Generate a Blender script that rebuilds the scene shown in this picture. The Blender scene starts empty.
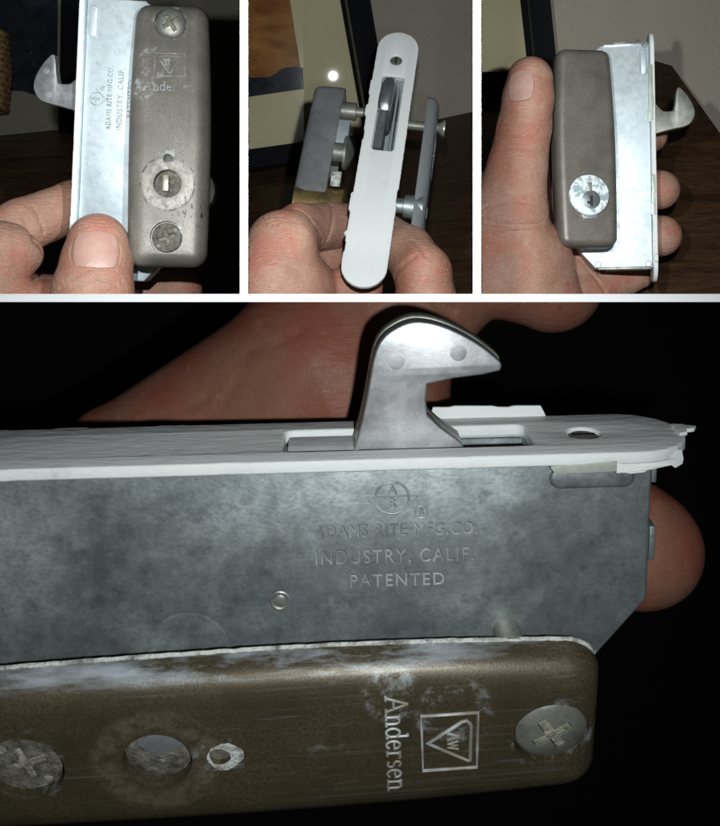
import bpy, bmesh, math, random
import numpy as np
from mathutils import Matrix, Vector

# ---------------------------------------------------------------- camera, world, light, exposure
U = 0.00069            # metres per working unit (all numbers below are working units)
ZE = 420.0             # eye height above the floor of the lower compartment
F, CX, CY = 1000.0, 360.0, 298.0
scene = bpy.context.scene
col = scene.collection

def W(p):
    return Vector((p[0] * U, p[1] * U, (p[2] + ZE) * U))

cam = bpy.data.cameras.new('camera')
cam.sensor_fit = 'HORIZONTAL'; cam.sensor_width = 36.0
cam.lens = 36.0 * F / 720.0
cam.shift_y = -(413.0 - CY) / 720.0
cam.clip_start = 0.005; cam.clip_end = 20.0
camo = bpy.data.objects.new('camera', cam)
camo.location = W((0, 0, 0)); camo.rotation_euler = (math.radians(90), 0, 0)
col.objects.link(camo); scene.camera = camo

world = bpy.data.worlds.new('World'); scene.world = world; world.use_nodes = True
bg = world.node_tree.nodes['Background']
bg.inputs[0].default_value = (0.9, 0.95, 1.0, 1); bg.inputs[1].default_value = 0.006

def spot(name, loc, target, watts, size, blend, radius, color=(0.93, 0.98, 1.0)):
    l = bpy.data.lights.new(name, 'SPOT'); l.energy = watts; l.spot_size = math.radians(size); l.spot_blend = blend
    l.shadow_soft_size = radius * U; l.color = color
    o = bpy.data.objects.new(name, l); col.objects.link(o)
    o.location = W(loc); o.rotation_euler = (W(target) - W(loc)).to_track_quat('-Z', 'Y').to_euler()
    return o
FLASH = (13, 200, 66)
spot('camera_flash', (-80, 200, 66), (-112, 550, 76), 2.0, 84, 0.9, 4.0)
spot('camera_flash', FLASH, (6, 600, 84), 2.7, 84, 0.85, 4.0)
spot('camera_flash', (80, 200, 66), (170, 700, 86), 3.3, 84, 0.9, 4.0)
spot('camera_flash', (18, 8, -11), (-14, 215, -56), 0.88, 80, 1.0, 3.0)
vs = scene.view_settings
vs.view_transform = 'Standard'; vs.look = 'None'; vs.exposure = 0.0; vs.gamma = 1.0
try: vs.use_curve_mapping = False
except Exception: pass
scene.render.resolution_x = 893; scene.render.resolution_y = 1024

# ---------------------------------------------------------------- helpers
def J(px, py, d):                      # a point at depth d
    return np.array([(px - CX) / F * d, d, (CY - py) / F * d])

def finish(o, parent=None, m=None):
    col.objects.link(o)
    if m is not None: o.data.materials.append(m)
    if parent is not None: o.parent = parent
    return o

def smooth(me, ang=35):
    me.polygons.foreach_set('use_smooth', [True] * len(me.polygons))
    me.set_sharp_from_angle(angle=math.radians(ang))

def mesh(name, verts, faces, m, parent=None, world=False, ang=35, fix=True):
    me = bpy.data.meshes.new(name)
    if world: vv = [tuple(W(v)) for v in verts]
    else: vv = [(v[0] * U, v[1] * U, v[2] * U) for v in verts]
    me.from_pydata(vv, [], [tuple(int(i) for i in f) for f in faces])
    if fix:
        bm = bmesh.new(); bm.from_mesh(me); bmesh.ops.remove_doubles(bm, verts=bm.verts, dist=1e-7)
        bmesh.ops.recalc_face_normals(bm, faces=bm.faces); bm.to_mesh(me); bm.free()
    me.update(); smooth(me, ang)
    return finish(bpy.data.objects.new(name, me), parent, m)

def tag(o, label=None, cat=None, group=None, kind=None):
    if label: o['label'] = label
    if cat: o['category'] = cat
    if group: o['group'] = group
    if kind: o['kind'] = kind
    return o

def eval_mesh(o, name):
    col.objects.link(o); bpy.context.view_layer.update()
    dg = bpy.context.evaluated_depsgraph_get()
    me = bpy.data.meshes.new_from_object(o.evaluated_get(dg))
    col.objects.unlink(o); bpy.data.objects.remove(o); me.name = name
    return me

def curve_verts(splines, bevel=0.0, extrude=0.0, fill='BOTH', dim='2D', res=2, offset=0.0, cyclic=True):
    """evaluated mesh (working units) of a poly curve"""
    cu = bpy.data.curves.new('c', 'CURVE'); cu.dimensions = dim; cu.fill_mode = fill if dim == '2D' else 'FULL'
    cu.bevel_depth = bevel; cu.bevel_resolution = res; cu.extrude = extrude; cu.offset = offset
    for s in splines:
        cyc = cyclic
        if isinstance(s, tuple) and isinstance(s[0], bool): cyc, s = s
        sp = cu.splines.new('POLY'); sp.points.add(len(s) - 1)
        for p, q in zip(sp.points, s): p.co = (q[0], q[1], q[2] if len(q) > 2 else 0, 1)
        sp.use_cyclic_u = cyc
    if dim == '3D': cu.use_fill_caps = True
    me = eval_mesh(bpy.data.objects.new('c', cu), 'c')
    v = [tuple(x.co) for x in me.vertices]; f = [tuple(p.vertices) for p in me.polygons]
    bpy.data.meshes.remove(me); bpy.data.curves.remove(cu)
    return v, f

def plate(name, outlines, t, fn, m, parent, bevel=0.4, ang=35):
    """flat plate with holes: outlines in 2D, thickness t, fn maps (a, b, c in -t/2..t/2) to local space"""
    v, f = curve_verts(outlines, bevel=bevel, extrude=t / 2 - bevel, offset=-bevel)
    return mesh(name, [fn(*p) for p in v], f, m, parent, ang=ang)

def tube(name, lines, r, fn, m, parent, closed=False, res=2):
    V, Fc = [], []
    for l in lines:
        v, f = curve_verts([(closed, [tuple(p) for p in l])], bevel=r, dim='3D', res=res)
        o = len(V); V += v; Fc += [tuple(i + o for i in q) for q in f]
    return mesh(name, [fn(*p) for p in V], Fc, m, parent, ang=60)

def text_verts(body, size, extrude, bevel=0.0):
    cu = bpy.data.curves.new('t', 'FONT'); cu.body = body; cu.size = size; cu.extrude = extrude; cu.bevel_depth = bevel
    cu.align_x = 'CENTER'; cu.align_y = 'CENTER'; cu.resolution_u = 3; cu.space_character = 1.18; cu.offset = 0.0
    me = eval_mesh(bpy.data.objects.new('t', cu), 't')
    v = [tuple(x.co) for x in me.vertices]; f = [tuple(p.vertices) for p in me.polygons]
    bpy.data.meshes.remove(me); bpy.data.curves.remove(cu)
    return v, f

def lettering(name, body, size, fn, m, parent, extrude=0.16, xs=1.0):
    v, f = text_verts(body, size, extrude, 0.05)
    o = mesh(name, [fn(p[0] * xs, p[1], p[2]) for p in v], f, m, parent, fix=False)
    mesh('letter_shade', [fn(p[0] * xs + .1, p[1] + .17, p[2] * .35) for p in v], f, M['grime_shade'], parent, fix=False)  # dark offset copy paints the shaded edge of each stamped letter
    return o

def box(name, lo, hi, m, parent=None, fn=None, world=False, bevel=0.0):
    bm = bmesh.new(); bmesh.ops.create_cube(bm, size=1)
    for v in bm.verts:
        v.co = Vector([lo[i] + (v.co[i] + .5) * (hi[i] - lo[i]) for i in range(3)])
    if bevel > 0: bmesh.ops.bevel(bm, geom=bm.edges[:], offset=bevel, segments=2, affect='EDGES', profile=.5)
    vs_ = [tuple(v.co) for v in bm.verts]; bm.verts.index_update(); fs = [[v.index for v in f.verts] for f in bm.faces]; bm.free()
    if fn: vs_ = [fn(*v) for v in vs_]
    return mesh(name, vs_, fs, m, parent, world)

def lathe(name, prof, fn, m, parent, n=40):
    """prof: (r, h) pairs, axis = third coordinate"""
    V, Fc = [], []
    for r, h in prof:
        for i in range(n):
            a = 2 * math.pi * i / n; V.append((r * math.cos(a), r * math.sin(a), h))
    for k in range(len(prof) - 1):
        for i in range(n):
            j = (i + 1) % n; Fc.append((k * n + i, k * n + j, (k + 1) * n + j, (k + 1) * n + i))
    Fc.append(tuple(range(n))); Fc.append(tuple(range((len(prof) - 1) * n, len(prof) * n)))
    return mesh(name, [fn(*v) for v in V], Fc, m, parent)

def cut(o, cutter):
    mod = o.modifiers.new('b', 'BOOLEAN'); mod.operation = 'DIFFERENCE'; mod.object = cutter; mod.solver = 'EXACT'
    cutter.parent = o.parent
    bpy.context.view_layer.update(); dg = bpy.context.evaluated_depsgraph_get()
    me = bpy.data.meshes.new_from_object(o.evaluated_get(dg)); o.modifiers.remove(mod)
    old = o.data; nm = old.name; o.data = me; bpy.data.meshes.remove(old); me.name = nm
    bpy.data.objects.remove(cutter); smooth(me, 35)

# ---------------------------------------------------------------- materials
class Mat:
    def __init__(s, name):
        s.m = bpy.data.materials.new(name); s.m.use_nodes = True; s.nt = s.m.node_tree
        s.b = s.nt.nodes['Principled BSDF']
        tc = s.nt.nodes.new('ShaderNodeTexCoord'); sc = s.nt.nodes.new('ShaderNodeVectorMath'); sc.operation = 'SCALE'
        sc.inputs['Scale'].default_value = 1 / U; s.nt.links.new(tc.outputs['Object'], sc.inputs[0]); s.co = sc.outputs[0]
    def L(s, a, b): s.nt.links.new(a, b)
    def noise(s, scale, lo=0.35, hi=0.65, stretch=(1, 1, 1), detail=5, rough=.6, off=(0, 0, 0), dist=0.0):
        mp = s.nt.nodes.new('ShaderNodeMapping'); mp.inputs['Scale'].default_value = stretch; mp.inputs['Location'].default_value = off
        s.L(s.co, mp.inputs[0])
        n = s.nt.nodes.new('ShaderNodeTexNoise'); n.inputs['Scale'].default_value = scale; n.inputs['Detail'].default_value = detail
        n.inputs['Roughness'].default_value = rough; n.inputs['Distortion'].default_value = dist
        s.L(mp.outputs[0], n.inputs['Vector'])
        r = s.nt.nodes.new('ShaderNodeMapRange'); r.inputs[1].default_value = lo; r.inputs[2].default_value = hi
        s.L(n.outputs[0], r.inputs[0]); return r.outputs[0]
    def voro(s, scale, lo, hi, stretch=(1, 1, 1), feature='DISTANCE_TO_EDGE'):
        mp = s.nt.nodes.new('ShaderNodeMapping'); mp.inputs['Scale'].default_value = stretch; s.L(s.co, mp.inputs[0])
        n = s.nt.nodes.new('ShaderNodeTexVoronoi'); n.feature = feature; n.inputs['Scale'].default_value = scale
        s.L(mp.outputs[0], n.inputs['Vector'])
        r = s.nt.nodes.new('ShaderNodeMapRange'); r.inputs[1].default_value = lo; r.inputs[2].default_value = hi
        s.L(n.outputs['Distance'], r.inputs[0]); return r.outputs[0]
    def mix(s, fac, a, b):
        n = s.nt.nodes.new('ShaderNodeMix'); n.data_type = 'RGBA'
        if isinstance(fac, (int, float)): n.inputs[0].default_value = fac
        else: s.L(fac, n.inputs[0])
        for k, c in ((6, a), (7, b)):
            if isinstance(c, tuple): n.inputs[k].default_value = (*c, 1)
            else: s.L(c, n.inputs[k])
        return n.outputs[2]
    def math(s, op, a, b):
        n = s.nt.nodes.new('ShaderNodeMath'); n.operation = op
        for k, c in ((0, a), (1, b)):
            if isinstance(c, (int, float)): n.inputs[k].default_value = c
            else: s.L(c, n.inputs[k])
        return n.outputs[0]
    def color(s, c):
        if isinstance(c, tuple): s.b.inputs['Base Color'].default_value = (*c, 1)
        else: s.L(c, s.b.inputs['Base Color'])
    def set(s, **k):
        for n, v in k.items():
            i = s.b.inputs[n.replace('_', ' ')]
            if isinstance(v, (int, float, tuple)): i.default_value = v
            else: s.L(v, i)
    def bump(s, h, dist, strength=1.0):
        n = s.nt.nodes.new('ShaderNodeBump'); n.inputs['Distance'].default_value = dist * U; n.inputs['Strength'].default_value = strength
        s.L(h, n.inputs['Height'])
        prev = getattr(s, '_bump', None)
        if prev is not None: s.L(prev, n.inputs['Normal'])
        s._bump = n.outputs[0]; s.L(n.outputs[0], s.b.inputs['Normal'])

def steel(name, light=(.50, .55, .57), dark=(.17, .19, .2), tarnish=(.45, .68), rough=.42, metal=.5, speck=.3, bump=.012, grime_shade=.3, broad=0):
    s = Mat(name)
    c = s.mix(s.noise(.035, *tarnish, detail=6, rough=.66), dark, light)
    if broad: c = s.mix(s.math('MULTIPLY', s.noise(.019, .44, .6, detail=5, rough=.7, off=(3, 1, 7)), broad), c, tuple(x * .55 for x in dark))
    c = s.mix(s.math('MULTIPLY', s.noise(1.1, .45, .65, stretch=(.7, 1, 1), detail=3, rough=.8), grime_shade), c, dark)
    c = s.mix(s.math('MULTIPLY', s.noise(.16, .56, .75, detail=6, rough=.75), grime_shade * 2), c, tuple(x * .6 for x in dark))
    c = s.mix(s.math('MULTIPLY', s.noise(1.6, .6, .76, detail=3), speck), c, (.62, .66, .66))
    sc = s.math('MULTIPLY', s.noise(.5, .70, .76, stretch=(.05, 2.0, 1), detail=2), .30)
    c = s.mix(sc, c, (.66, .7, .7))
    s.color(c); s.set(Metallic=metal, Roughness=s.math('ADD', s.math('MULTIPLY', s.noise(.25, .3, .7), .16), rough - .08))
    if bump: s.bump(s.noise(1.1, .3, .7, detail=2), bump)
    return s.m
M = {}
M['steel'] = steel('zinc_steel', tarnish=(.30, .52), light=(.58, .65, .67), dark=(.36, .42, .45), rough=.5, grime_shade=.25)
M['steel_worn'] = steel('tarnished_steel', tarnish=(.34, .62), light=(.56, .62, .62), dark=(.17, .195, .2), rough=.48, metal=.72, grime_shade=.42, broad=.55)
M['hook'] = steel('hook_steel', light=(.38, .385, .39), dark=(.25, .25, .255), tarnish=(.3, .5), rough=.42, metal=.76, bump=.006, grime_shade=.2, speck=.3)
s = Mat('packed_dirt'); s.color(s.mix(s.noise(.6, .35, .65), (.14, .13, .10), (.36, .34, .27))); s.set(Roughness=.8); s.bump(s.noise(.8, .3, .7), .3); M['dirt'] = s.m
s = Mat('corroded_screw'); c = s.mix(s.noise(.35, .38, .6, detail=5, rough=.7), (.085, .078, .06), (.2, .19, .155)); c = s.mix(s.noise(.3, .6, .68, detail=4, off=(5, 5, 5)), c, (.34, .33, .29)); s.color(c)
s.set(Roughness=.62, Metallic=.25); s.bump(s.noise(.45, .3, .7, detail=4), .35); M['corroded'] = s.m
M['housing'] = steel('dull_grey_housing', light=(.44, .45, .445), dark=(.3, .305, .3), tarnish=(.3, .6), rough=.4, metal=.6, speck=.15)
M['screw'] = steel('dull_screw_steel', light=(.33, .33, .29), dark=(.12, .12, .10), tarnish=(.35, .6), rough=.45, metal=.5)
M['bright'] = steel('bright_steel', light=(.62, .65, .66), dark=(.4, .42, .43), tarnish=(.3, .5), rough=.3, metal=.75)
M['darksteel'] = steel('dark_polished_steel', light=(.5, .53, .54), dark=(.3, .32, .33), tarnish=(.3, .5), rough=.3, metal=.85, bump=0)
s = Mat('letter_shade'); s.color((.07, .08, .08)); s.set(Roughness=.7); M['grime_shade'] = s.m  # flat dark tone for the painted shade beside the letters
s = Mat('stamped_letter_steel'); s.color(s.mix(s.noise(.14, .36, .6, detail=3), (.22, .245, .25), (.47, .51, .51))); s.set(Metallic=.4, Roughness=.4); M['letter'] = s.m
s = Mat('polished_plate'); s.color(s.mix(s.noise(.08, .35, .65, stretch=(.3, 1, 1)), (.62, .67, .69), (.78, .82, .84))); s.set(Metallic=.72, Roughness=.32); M['polished'] = s.m
s = Mat('worn_pale_brass'); s.color(s.mix(s.noise(.5, .4, .62), (.55, .52, .42), (.36, .33, .24))); s.set(Metallic=.5, Roughness=.42); M['pale_brass'] = s.m
s = Mat('brass'); s.color(s.mix(s.noise(.2, .45, .62), (.34, .25, .1), (.2, .15, .08))); s.set(Metallic=.7, Roughness=.38); M['brass'] = s.m

def bronze(name, base=(.135, .118, .095), residue=(.62, .75), ramt=.8, metal=.35, scuff=.8):
    s = Mat(name)
    c = s.mix(s.noise(1.7, .36, .64, detail=3, rough=.8), tuple(x * .62 for x in base), tuple(x * 1.4 for x in base))
    c = s.mix(s.noise(.06, .42, .7, detail=5), c, tuple(x * .72 for x in base))
    c = s.mix(s.math('MULTIPLY', s.noise(.22, residue[0], residue[1], stretch=(.10, 1.5, 1), detail=8, rough=.7), ramt), c, (.42, .45, .48))
    c = s.mix(s.math('MULTIPLY', s.noise(.09, residue[0] + .02, residue[1] + .03, stretch=(.5, 1, 1), detail=9, rough=.72, off=(31, 7, 3)), ramt), c, (.5, .52, .52))
    def dist(x, y, z=None):
        v = s.nt.nodes.new('ShaderNodeVectorMath'); v.operation = 'MULTIPLY_ADD'; s.L(s.co, v.inputs[0]); v.inputs[1].default_value = (1, 1, 0); v.inputs[2].default_value = (-x, -y, 0)
        l = s.nt.nodes.new('ShaderNodeVectorMath'); l.operation = 'LENGTH'; s.L(v.outputs[0], l.inputs[0]); return l.outputs['Value']
    def band(d, a, b, soft):
        return s.math('SMOOTH_MIN', s.math('DIVIDE', s.math('SUBTRACT', d, a), soft), s.math('DIVIDE', s.math('SUBTRACT', b, d), soft))
    def clampm(x, n):
        q = s.nt.nodes.new('ShaderNodeClamp'); s.L(x, q.inputs[0]); return s.math('MULTIPLY', q.outputs[0], n)
    if scuff and scuff < .7:      # chalky rub marks along the upper lip and long fine scratches
        xyz = s.nt.nodes.new('ShaderNodeSeparateXYZ'); s.L(s.co, xyz.inputs[0])
        rub = clampm(s.math('DIVIDE', s.math('SUBTRACT', xyz.outputs[1], 18.0), 2.4), s.noise(.12, .46, .66, stretch=(.25, 1, 1), detail=6, rough=.7))
        c = s.mix(rub, c, (.50, .54, .58))
        c = s.mix(s.math('MULTIPLY', s.noise(.8, .58, .72, stretch=(.02, 2.2, 1.5), detail=3), .22), c, (.33, .33, .31))
    if scuff:
        d = dist(-22, 0)
        c = s.mix(clampm(band(d, 7.5, 14.5, 2.0), s.noise(.35, .38, .6, detail=5, rough=.7)), c, tuple(min(1, x * 1.6 + .02) for x in base))
        if scuff > .7: c = s.mix(clampm(band(d, 13.2, 14.8, .5), s.noise(.3, .45, .6, detail=4)), c, tuple(x * .3 for x in base))
        d2 = dist(-36, -10)
        if scuff > .7: c = s.mix(clampm(band(d2, -5, 12, 4.0), s.noise(.3, .56, .6, detail=4, rough=.6, stretch=(.7, 1.4, 1))), c, tuple(x * .22 for x in base))
        for (x, y, a, b) in ((62, 0, 6.5, 10.5), (28, 13, -5, 7), (41, 8, 4, 9), (-9, 0, 2, 6.5), (-50, 0, 7.2, 9.6)):
            c = s.mix(clampm(band(dist(x, y), a, b, 1.6), s.math('MULTIPLY', s.noise(.22, .52, .66, detail=6, rough=.7, off=(x, y, 0)), scuff)), c, (.50, .53, .54))
    s.color(c); s.set(Metallic=metal, Roughness=.44)
    s.bump(s.noise(2.2, .3, .7, detail=1), .012); return s.m
M['bronze'] = bronze('bronze_enamel', base=(.185, .17, .145), residue=(.68, .82), ramt=.5)
M['bronze_plain'] = bronze('plain_bronze_enamel', base=(.165, .148, .125), residue=(.70, .84), ramt=.35, scuff=0)
M['bronze_scuffed'] = bronze('scuffed_bronze_enamel', base=(.083, .067, .038), residue=(.60, .78), ramt=.5, scuff=.5)
s = Mat('chalky_paint_residue'); s.color(s.mix(s.noise(.3, .36, .56, detail=5), (.2, .19, .16), (.62, .64, .60))); s.set(Roughness=.7); s.bump(s.noise(.9, .3, .7), .4); M['residue'] = s.m
s = Mat('embossed_letter_residue'); s.color(s.mix(s.noise(.13, .44, .62, detail=5), (.27, .25, .21), (.52, .54, .54))); s.set(Roughness=.5, Metallic=.2); M['emboss'] = s.m

def white(name, wr=.13):
    s = Mat(name)
    c = s.mix(s.noise(.12, .6, .8, detail=6, rough=.7), (.69, .71, .69), (.5, .51, .48))
    c = s.mix(s.noise(.6, .72, .8, detail=4), c, (.2, .21, .2))
    s.color(c); s.set(Roughness=.6, Specular_IOR_Level=.25)
    s.bump(s.noise(.5, .25, .75, stretch=(.3, 1, 1), detail=4, rough=.6), wr); return s.m
M['white'] = white('white_paint_coat')
M['olive'] = steel('greenish_paint_underlayer', light=(.42, .46, .40), dark=(.24, .28, .24), tarnish=(.3, .6), metal=.2)
s = Mat('chipped_white_enamel'); s.color(s.mix(s.noise(.22, .5, .54, detail=4), (.8, .85, .85), (.36, .46, .47))); s.set(Roughness=.3, Metallic=.15); M['chip'] = s.m
s = Mat('black_slot'); s.color((.012, .012, .012)); s.set(Roughness=.6); M['black'] = s.m

def skin(name, a, b, red, sp=.4, bp=1.0, ridges=0):
    s = Mat(name)
    c = s.mix(s.noise(.06, .36, .64, detail=5), a, b)
    c = s.mix(s.math('MULTIPLY', s.noise(.035, .45, .62, detail=4, off=(9, 4, 2)), .8), c, red)
    c = s.mix(s.math('MULTIPLY', s.noise(.6, .52, .7, stretch=(.8, .8, 1.6), detail=5, rough=.7), .24), c, tuple(x * .62 for x in a))
    c = s.mix(s.math('MULTIPLY', s.noise(.22, .58, .74, detail=4, off=(3, 8, 1)), .4), c, tuple(min(1, x * 1.35) for x in b))
    c = s.mix(s.math('MULTIPLY', s.noise(.16, .72, .78, detail=2), .6), c, tuple(x * .6 for x in red))
    s.color(c); s.set(Roughness=s.math('ADD', s.math('MULTIPLY', s.noise(.5, .3, .7), .2), .32), Specular_IOR_Level=sp, Subsurface_Weight=.10, Subsurface_Radius=(1., .35, .2), Subsurface_Scale=.0018)
    s.bump(s.voro(.7, 0, .18, stretch=(1, 1, .6)), .10 * bp); s.bump(s.noise(.42, .3, .7, stretch=(.55, .55, 2.2), detail=4, rough=.65), .5 * bp)
    if ridges:
        w = s.nt.nodes.new('ShaderNodeTexWave'); w.inputs['Scale'].default_value = .42; w.inputs['Distortion'].default_value = 3.5; w.inputs['Detail'].default_value = 1; w.inputs['Detail Scale'].default_value = .12
        s.L(s.co, w.inputs['Vector']); s.bump(w.outputs['Fac'], ridges)
    return s.m
M['skin'] = skin('skin', (.36, .195, .136), (.43, .25, .182), (.40, .152, .105), bp=.8)
M['skin_warm'] = skin('warm_skin', (.215, .098, .066), (.26, .126, .085), (.24, .068, .044), bp=.22, ridges=.012, sp=.15)
s = Mat('nail'); s.color(s.mix(s.noise(.05, .4, .6), (.40, .225, .185), (.46, .29, .24))); s.set(Roughness=.28, Specular_IOR_Level=.5); s.bump(s.noise(.4, .3, .7, stretch=(3, 3, .3)), .1); M['nail'] = s.m

def wood(name, a, b, st):
    s = Mat(name)
    g = s.noise(.05, .36, .64, stretch=st, detail=8, rough=.65, dist=.9)
    c = s.mix(g, a, b); c = s.mix(s.noise(.35, .5, .75, stretch=st, detail=4), c, tuple(x * .4 for x in a))
    s.color(c); s.set(Roughness=.42); s.bump(g, .3); return s.m
M['wood'] = wood('dark_walnut', (.032, .016, .008), (.085, .043, .019), (.25, 1.5, 2.2))
s = Mat('wall_paint'); s.color(s.mix(s.noise(.02, .3, .7), (.40, .355, .285), (.43, .385, .31))); s.set(Roughness=.8); s.bump(s.noise(.3, .3, .7), .5); M['wall'] = s.m
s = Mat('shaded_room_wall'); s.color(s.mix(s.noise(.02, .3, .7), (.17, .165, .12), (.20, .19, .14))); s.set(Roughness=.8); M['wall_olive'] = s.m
s = Mat('mat_board'); s.color(s.mix(s.noise(.02, .3, .7), (.60, .55, .34), (.64, .59, .37))); s.set(Roughness=.9, Specular_IOR_Level=.05); M['mat'] = s.m
s = Mat('print_sunset'); s.color(s.mix(s.noise(.03, .35, .65, stretch=(1, 1, 2.5), detail=8), (.22, .08, .02), (.42, .2, .055))); s.set(Roughness=.8, Specular_IOR_Level=.05); M['print'] = s.m
s = Mat('print_hills'); s.color(s.mix(s.noise(.1, .35, .65), (.012, .014, .022), (.03, .03, .04))); s.set(Roughness=.8, Specular_IOR_Level=.05); M['hills'] = s.m
s = Mat('black_lacquer'); s.color((.010, .010, .012)); s.set(Roughness=.22, Specular_IOR_Level=.35); M['lacquer'] = s.m
s = Mat('added_black_lining'); s.color((.006, .006, .006)); s.set(Roughness=.95, Specular_IOR_Level=.1); M['black_lining'] = s.m  # added black lining that stops bounce and reflections off the boards
s = Mat('white_board'); s.color(s.mix(s.noise(.05, .3, .7), (.86, .86, .86), (.9, .9, .9))); s.set(Roughness=.6); M['board'] = s.m
s = Mat('wicker'); s.color(s.mix(s.noise(.4, .35, .65), (.12, .07, .03), (.24, .16, .07))); s.set(Roughness=.6); M['wicker'] = s.m
gm = bpy.data.materials.new('picture_glass'); gm.use_nodes = True; nt = gm.node_tree; nt.nodes.clear()
go = nt.nodes.new('ShaderNodeOutputMaterial'); gx = nt.nodes.new('ShaderNodeMixShader'); gt = nt.nodes.new('ShaderNodeBsdfTransparent'); gg = nt.nodes.new('ShaderNodeBsdfGlossy')
gg.inputs['Roughness'].default_value = .015; gx.inputs[0].default_value = .05
nt.links.new(gt.outputs[0], gx.inputs[1]); nt.links.new(gg.outputs[0], gx.inputs[2]); nt.links.new(gx.outputs[0], go.inputs[0]); M['glass'] = gm

# ---------------------------------------------------------------- the setting: added case, its boards stand in for gutters between four pictures
HT = .74                                                     # half thickness of the shelf sheet
sh = tag(box('added_shelf', (-470, 186, -HT), (470, 1040, HT), M['black_lining'], world=True), kind='structure')  # added eye-level sheet: stands in for a gutter, blocks the upper flashes
box('added_edge_strip', (-470, 184.6, -HT), (470, 185.98, HT), M['board'], sh, world=True)
def added_partition(pa, pb, d0=340, d1=1030, name='added_partition', m='black_lining', parent=None):  # added board on the view rays, stands in for a gutter between pictures
    V = []
    for d in (d0, d1):
        for px in (pa, pb):
            x = (px - CX) / F * d
            V += [(x, d, HT), (x, d, 345)]
    o = (mesh(name, V, [(0, 1, 3, 2), (4, 5, 7, 6), (0, 1, 5, 4), (2, 3, 7, 6), (0, 2, 6, 4), (1, 3, 7, 5)], M[m], parent, world=True))
    if parent is None: tag(o, kind='structure')
    return o
for pa, pb in ((240, 248), (473, 481)):
    added_partition(pa, pb, 338, 339.9, 'added_edge_strip', 'board', added_partition(pa, pb))
tag(box('backdrop', (-330, 520, -330), (330, 530, -HT - .05), M['black_lining'], world=True), kind='structure')  # added black sheet, the unlit background put into its colour
tag(box('floor', (-330, 150, -336), (330, 530, -330.2), M['black_lining'], world=True), kind='structure')

def slab(name, pts, t, m, parent=None):
    """pts: points (px, py, depth) of a flat polygon; thickness t away from the eye"""
    P = [J(*p) if len(p) == 3 else np.array(p) for p in pts]
    n = np.cross(P[1] - P[0], P[2] - P[0]); n /= np.linalg.norm(n)
    if n @ P[0] < 0: n = -n
    k = len(P); V = P + [p + n * t for p in P]
    Fc = [tuple(range(k)), tuple(range(k, 2 * k))] + [(i, (i + 1) % k, (i + 1) % k + k, i + k) for i in range(k)]
    return mesh(name, V, Fc, m, parent, world=True)
YB = 297.2
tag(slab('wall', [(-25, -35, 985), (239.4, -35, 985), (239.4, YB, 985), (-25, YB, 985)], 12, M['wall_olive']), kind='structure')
tag(slab('wall', [(248.6, -35, 985), (472.4, -35, 985), (472.4, YB, 985), (248.6, YB, 985)], 12, M['wall']), kind='structure')
tag(slab('wall', [(481.6, -35, 1000), (760, -35, 1000), (760, YB, 1000), (481.6, YB, 1000)], 12, M['wall']), kind='structure')

class Plane:
    def __init__(s, p, n): s.p = np.array(p, float); s.n = np.array(n, float) / np.linalg.norm(n)
    def hit(s, px, py, lift=0.0):
        d = np.array([(px - CX) / F, 1, (CY - py) / F]); return d * ((s.p + s.n * lift) @ s.n / (d @ s.n))
def plane3(a, b, c):
    A, B, C = J(*a), J(*b), J(*c); return Plane(A, np.cross(B - A, C - A))
def tabletop(pl, pts, label=None):
    return tag(slab('tabletop', [tuple(pl.hit(*p)) for p in pts], 9, M['wood']), kind='structure')
# slab() takes 3-tuples as (px, py, d); give world points through a list instead
def wslab(name, P, t, m, parent=None):
    P = [np.array(p, float) for p in P]
    n = np.cross(P[1] - P[0], P[2] - P[0]); n /= np.linalg.norm(n)
    if n @ P[0] < 0: n = -n
    k = len(P); V = P + [p + n * t for p in P]
    Fc = [tuple(range(k)), tuple(range(k, 2 * k))] + [(i, (i + 1) % k, (i + 1) % k + k, i + k) for i in range(k)]
    return mesh(name, V, Fc, m, parent, world=True)
def tabletop(pl, pts):
    return tag(wslab('tabletop', [pl.hit(*p) for p in pts], 9, M['wood']), kind='structure')
t1 = plane3((0, 132, 925), (239, 118, 925), (120, 296, 690)); tabletop(t1, [(-25, 134), (239.2, 117.5), (239.2, 296.6), (-25, 296.6)])
t2 = plane3((249, 160, 955), (472, 112, 955), (360, 296, 700)); tabletop(t2, [(248.8, 160), (472.2, 112), (472.2, 296.6), (248.8, 296.6)])
t3 = plane3((560, 66, 975), (668, 63, 975), (650, 296, 760)); tabletop(t3, [(481.8, 68), (655, 61), (672, 66), (722, 136), (760, 195), (760, 296.6), (481.8, 296.6)])

def picture(pl, label, matq, bars, prints, matm='mat'):
    root = bpy.data.objects.new('framed_picture', None); col.objects.link(root)
    tag(root, label, 'picture')
    wslab('mat_board', [pl.hit(*p, lift=-1.0) for p in matq], 3, M[matm], root)
    for nm, m, q, lift in prints: wslab(nm, [pl.hit(*p, lift=lift) for p in q], .4, M[m], root)
    wslab('glass', [pl.hit(*p, lift=2) for p in matq], .6, M['glass'], root)
    for q, lift, hi in bars:
        P = [pl.hit(*p, lift=lift + (6.5 if k in hi else 0)) for k, p in enumerate(q)]; wslab('frame_bar', P, lift + 10, M['lacquer'], root)
    return root
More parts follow.
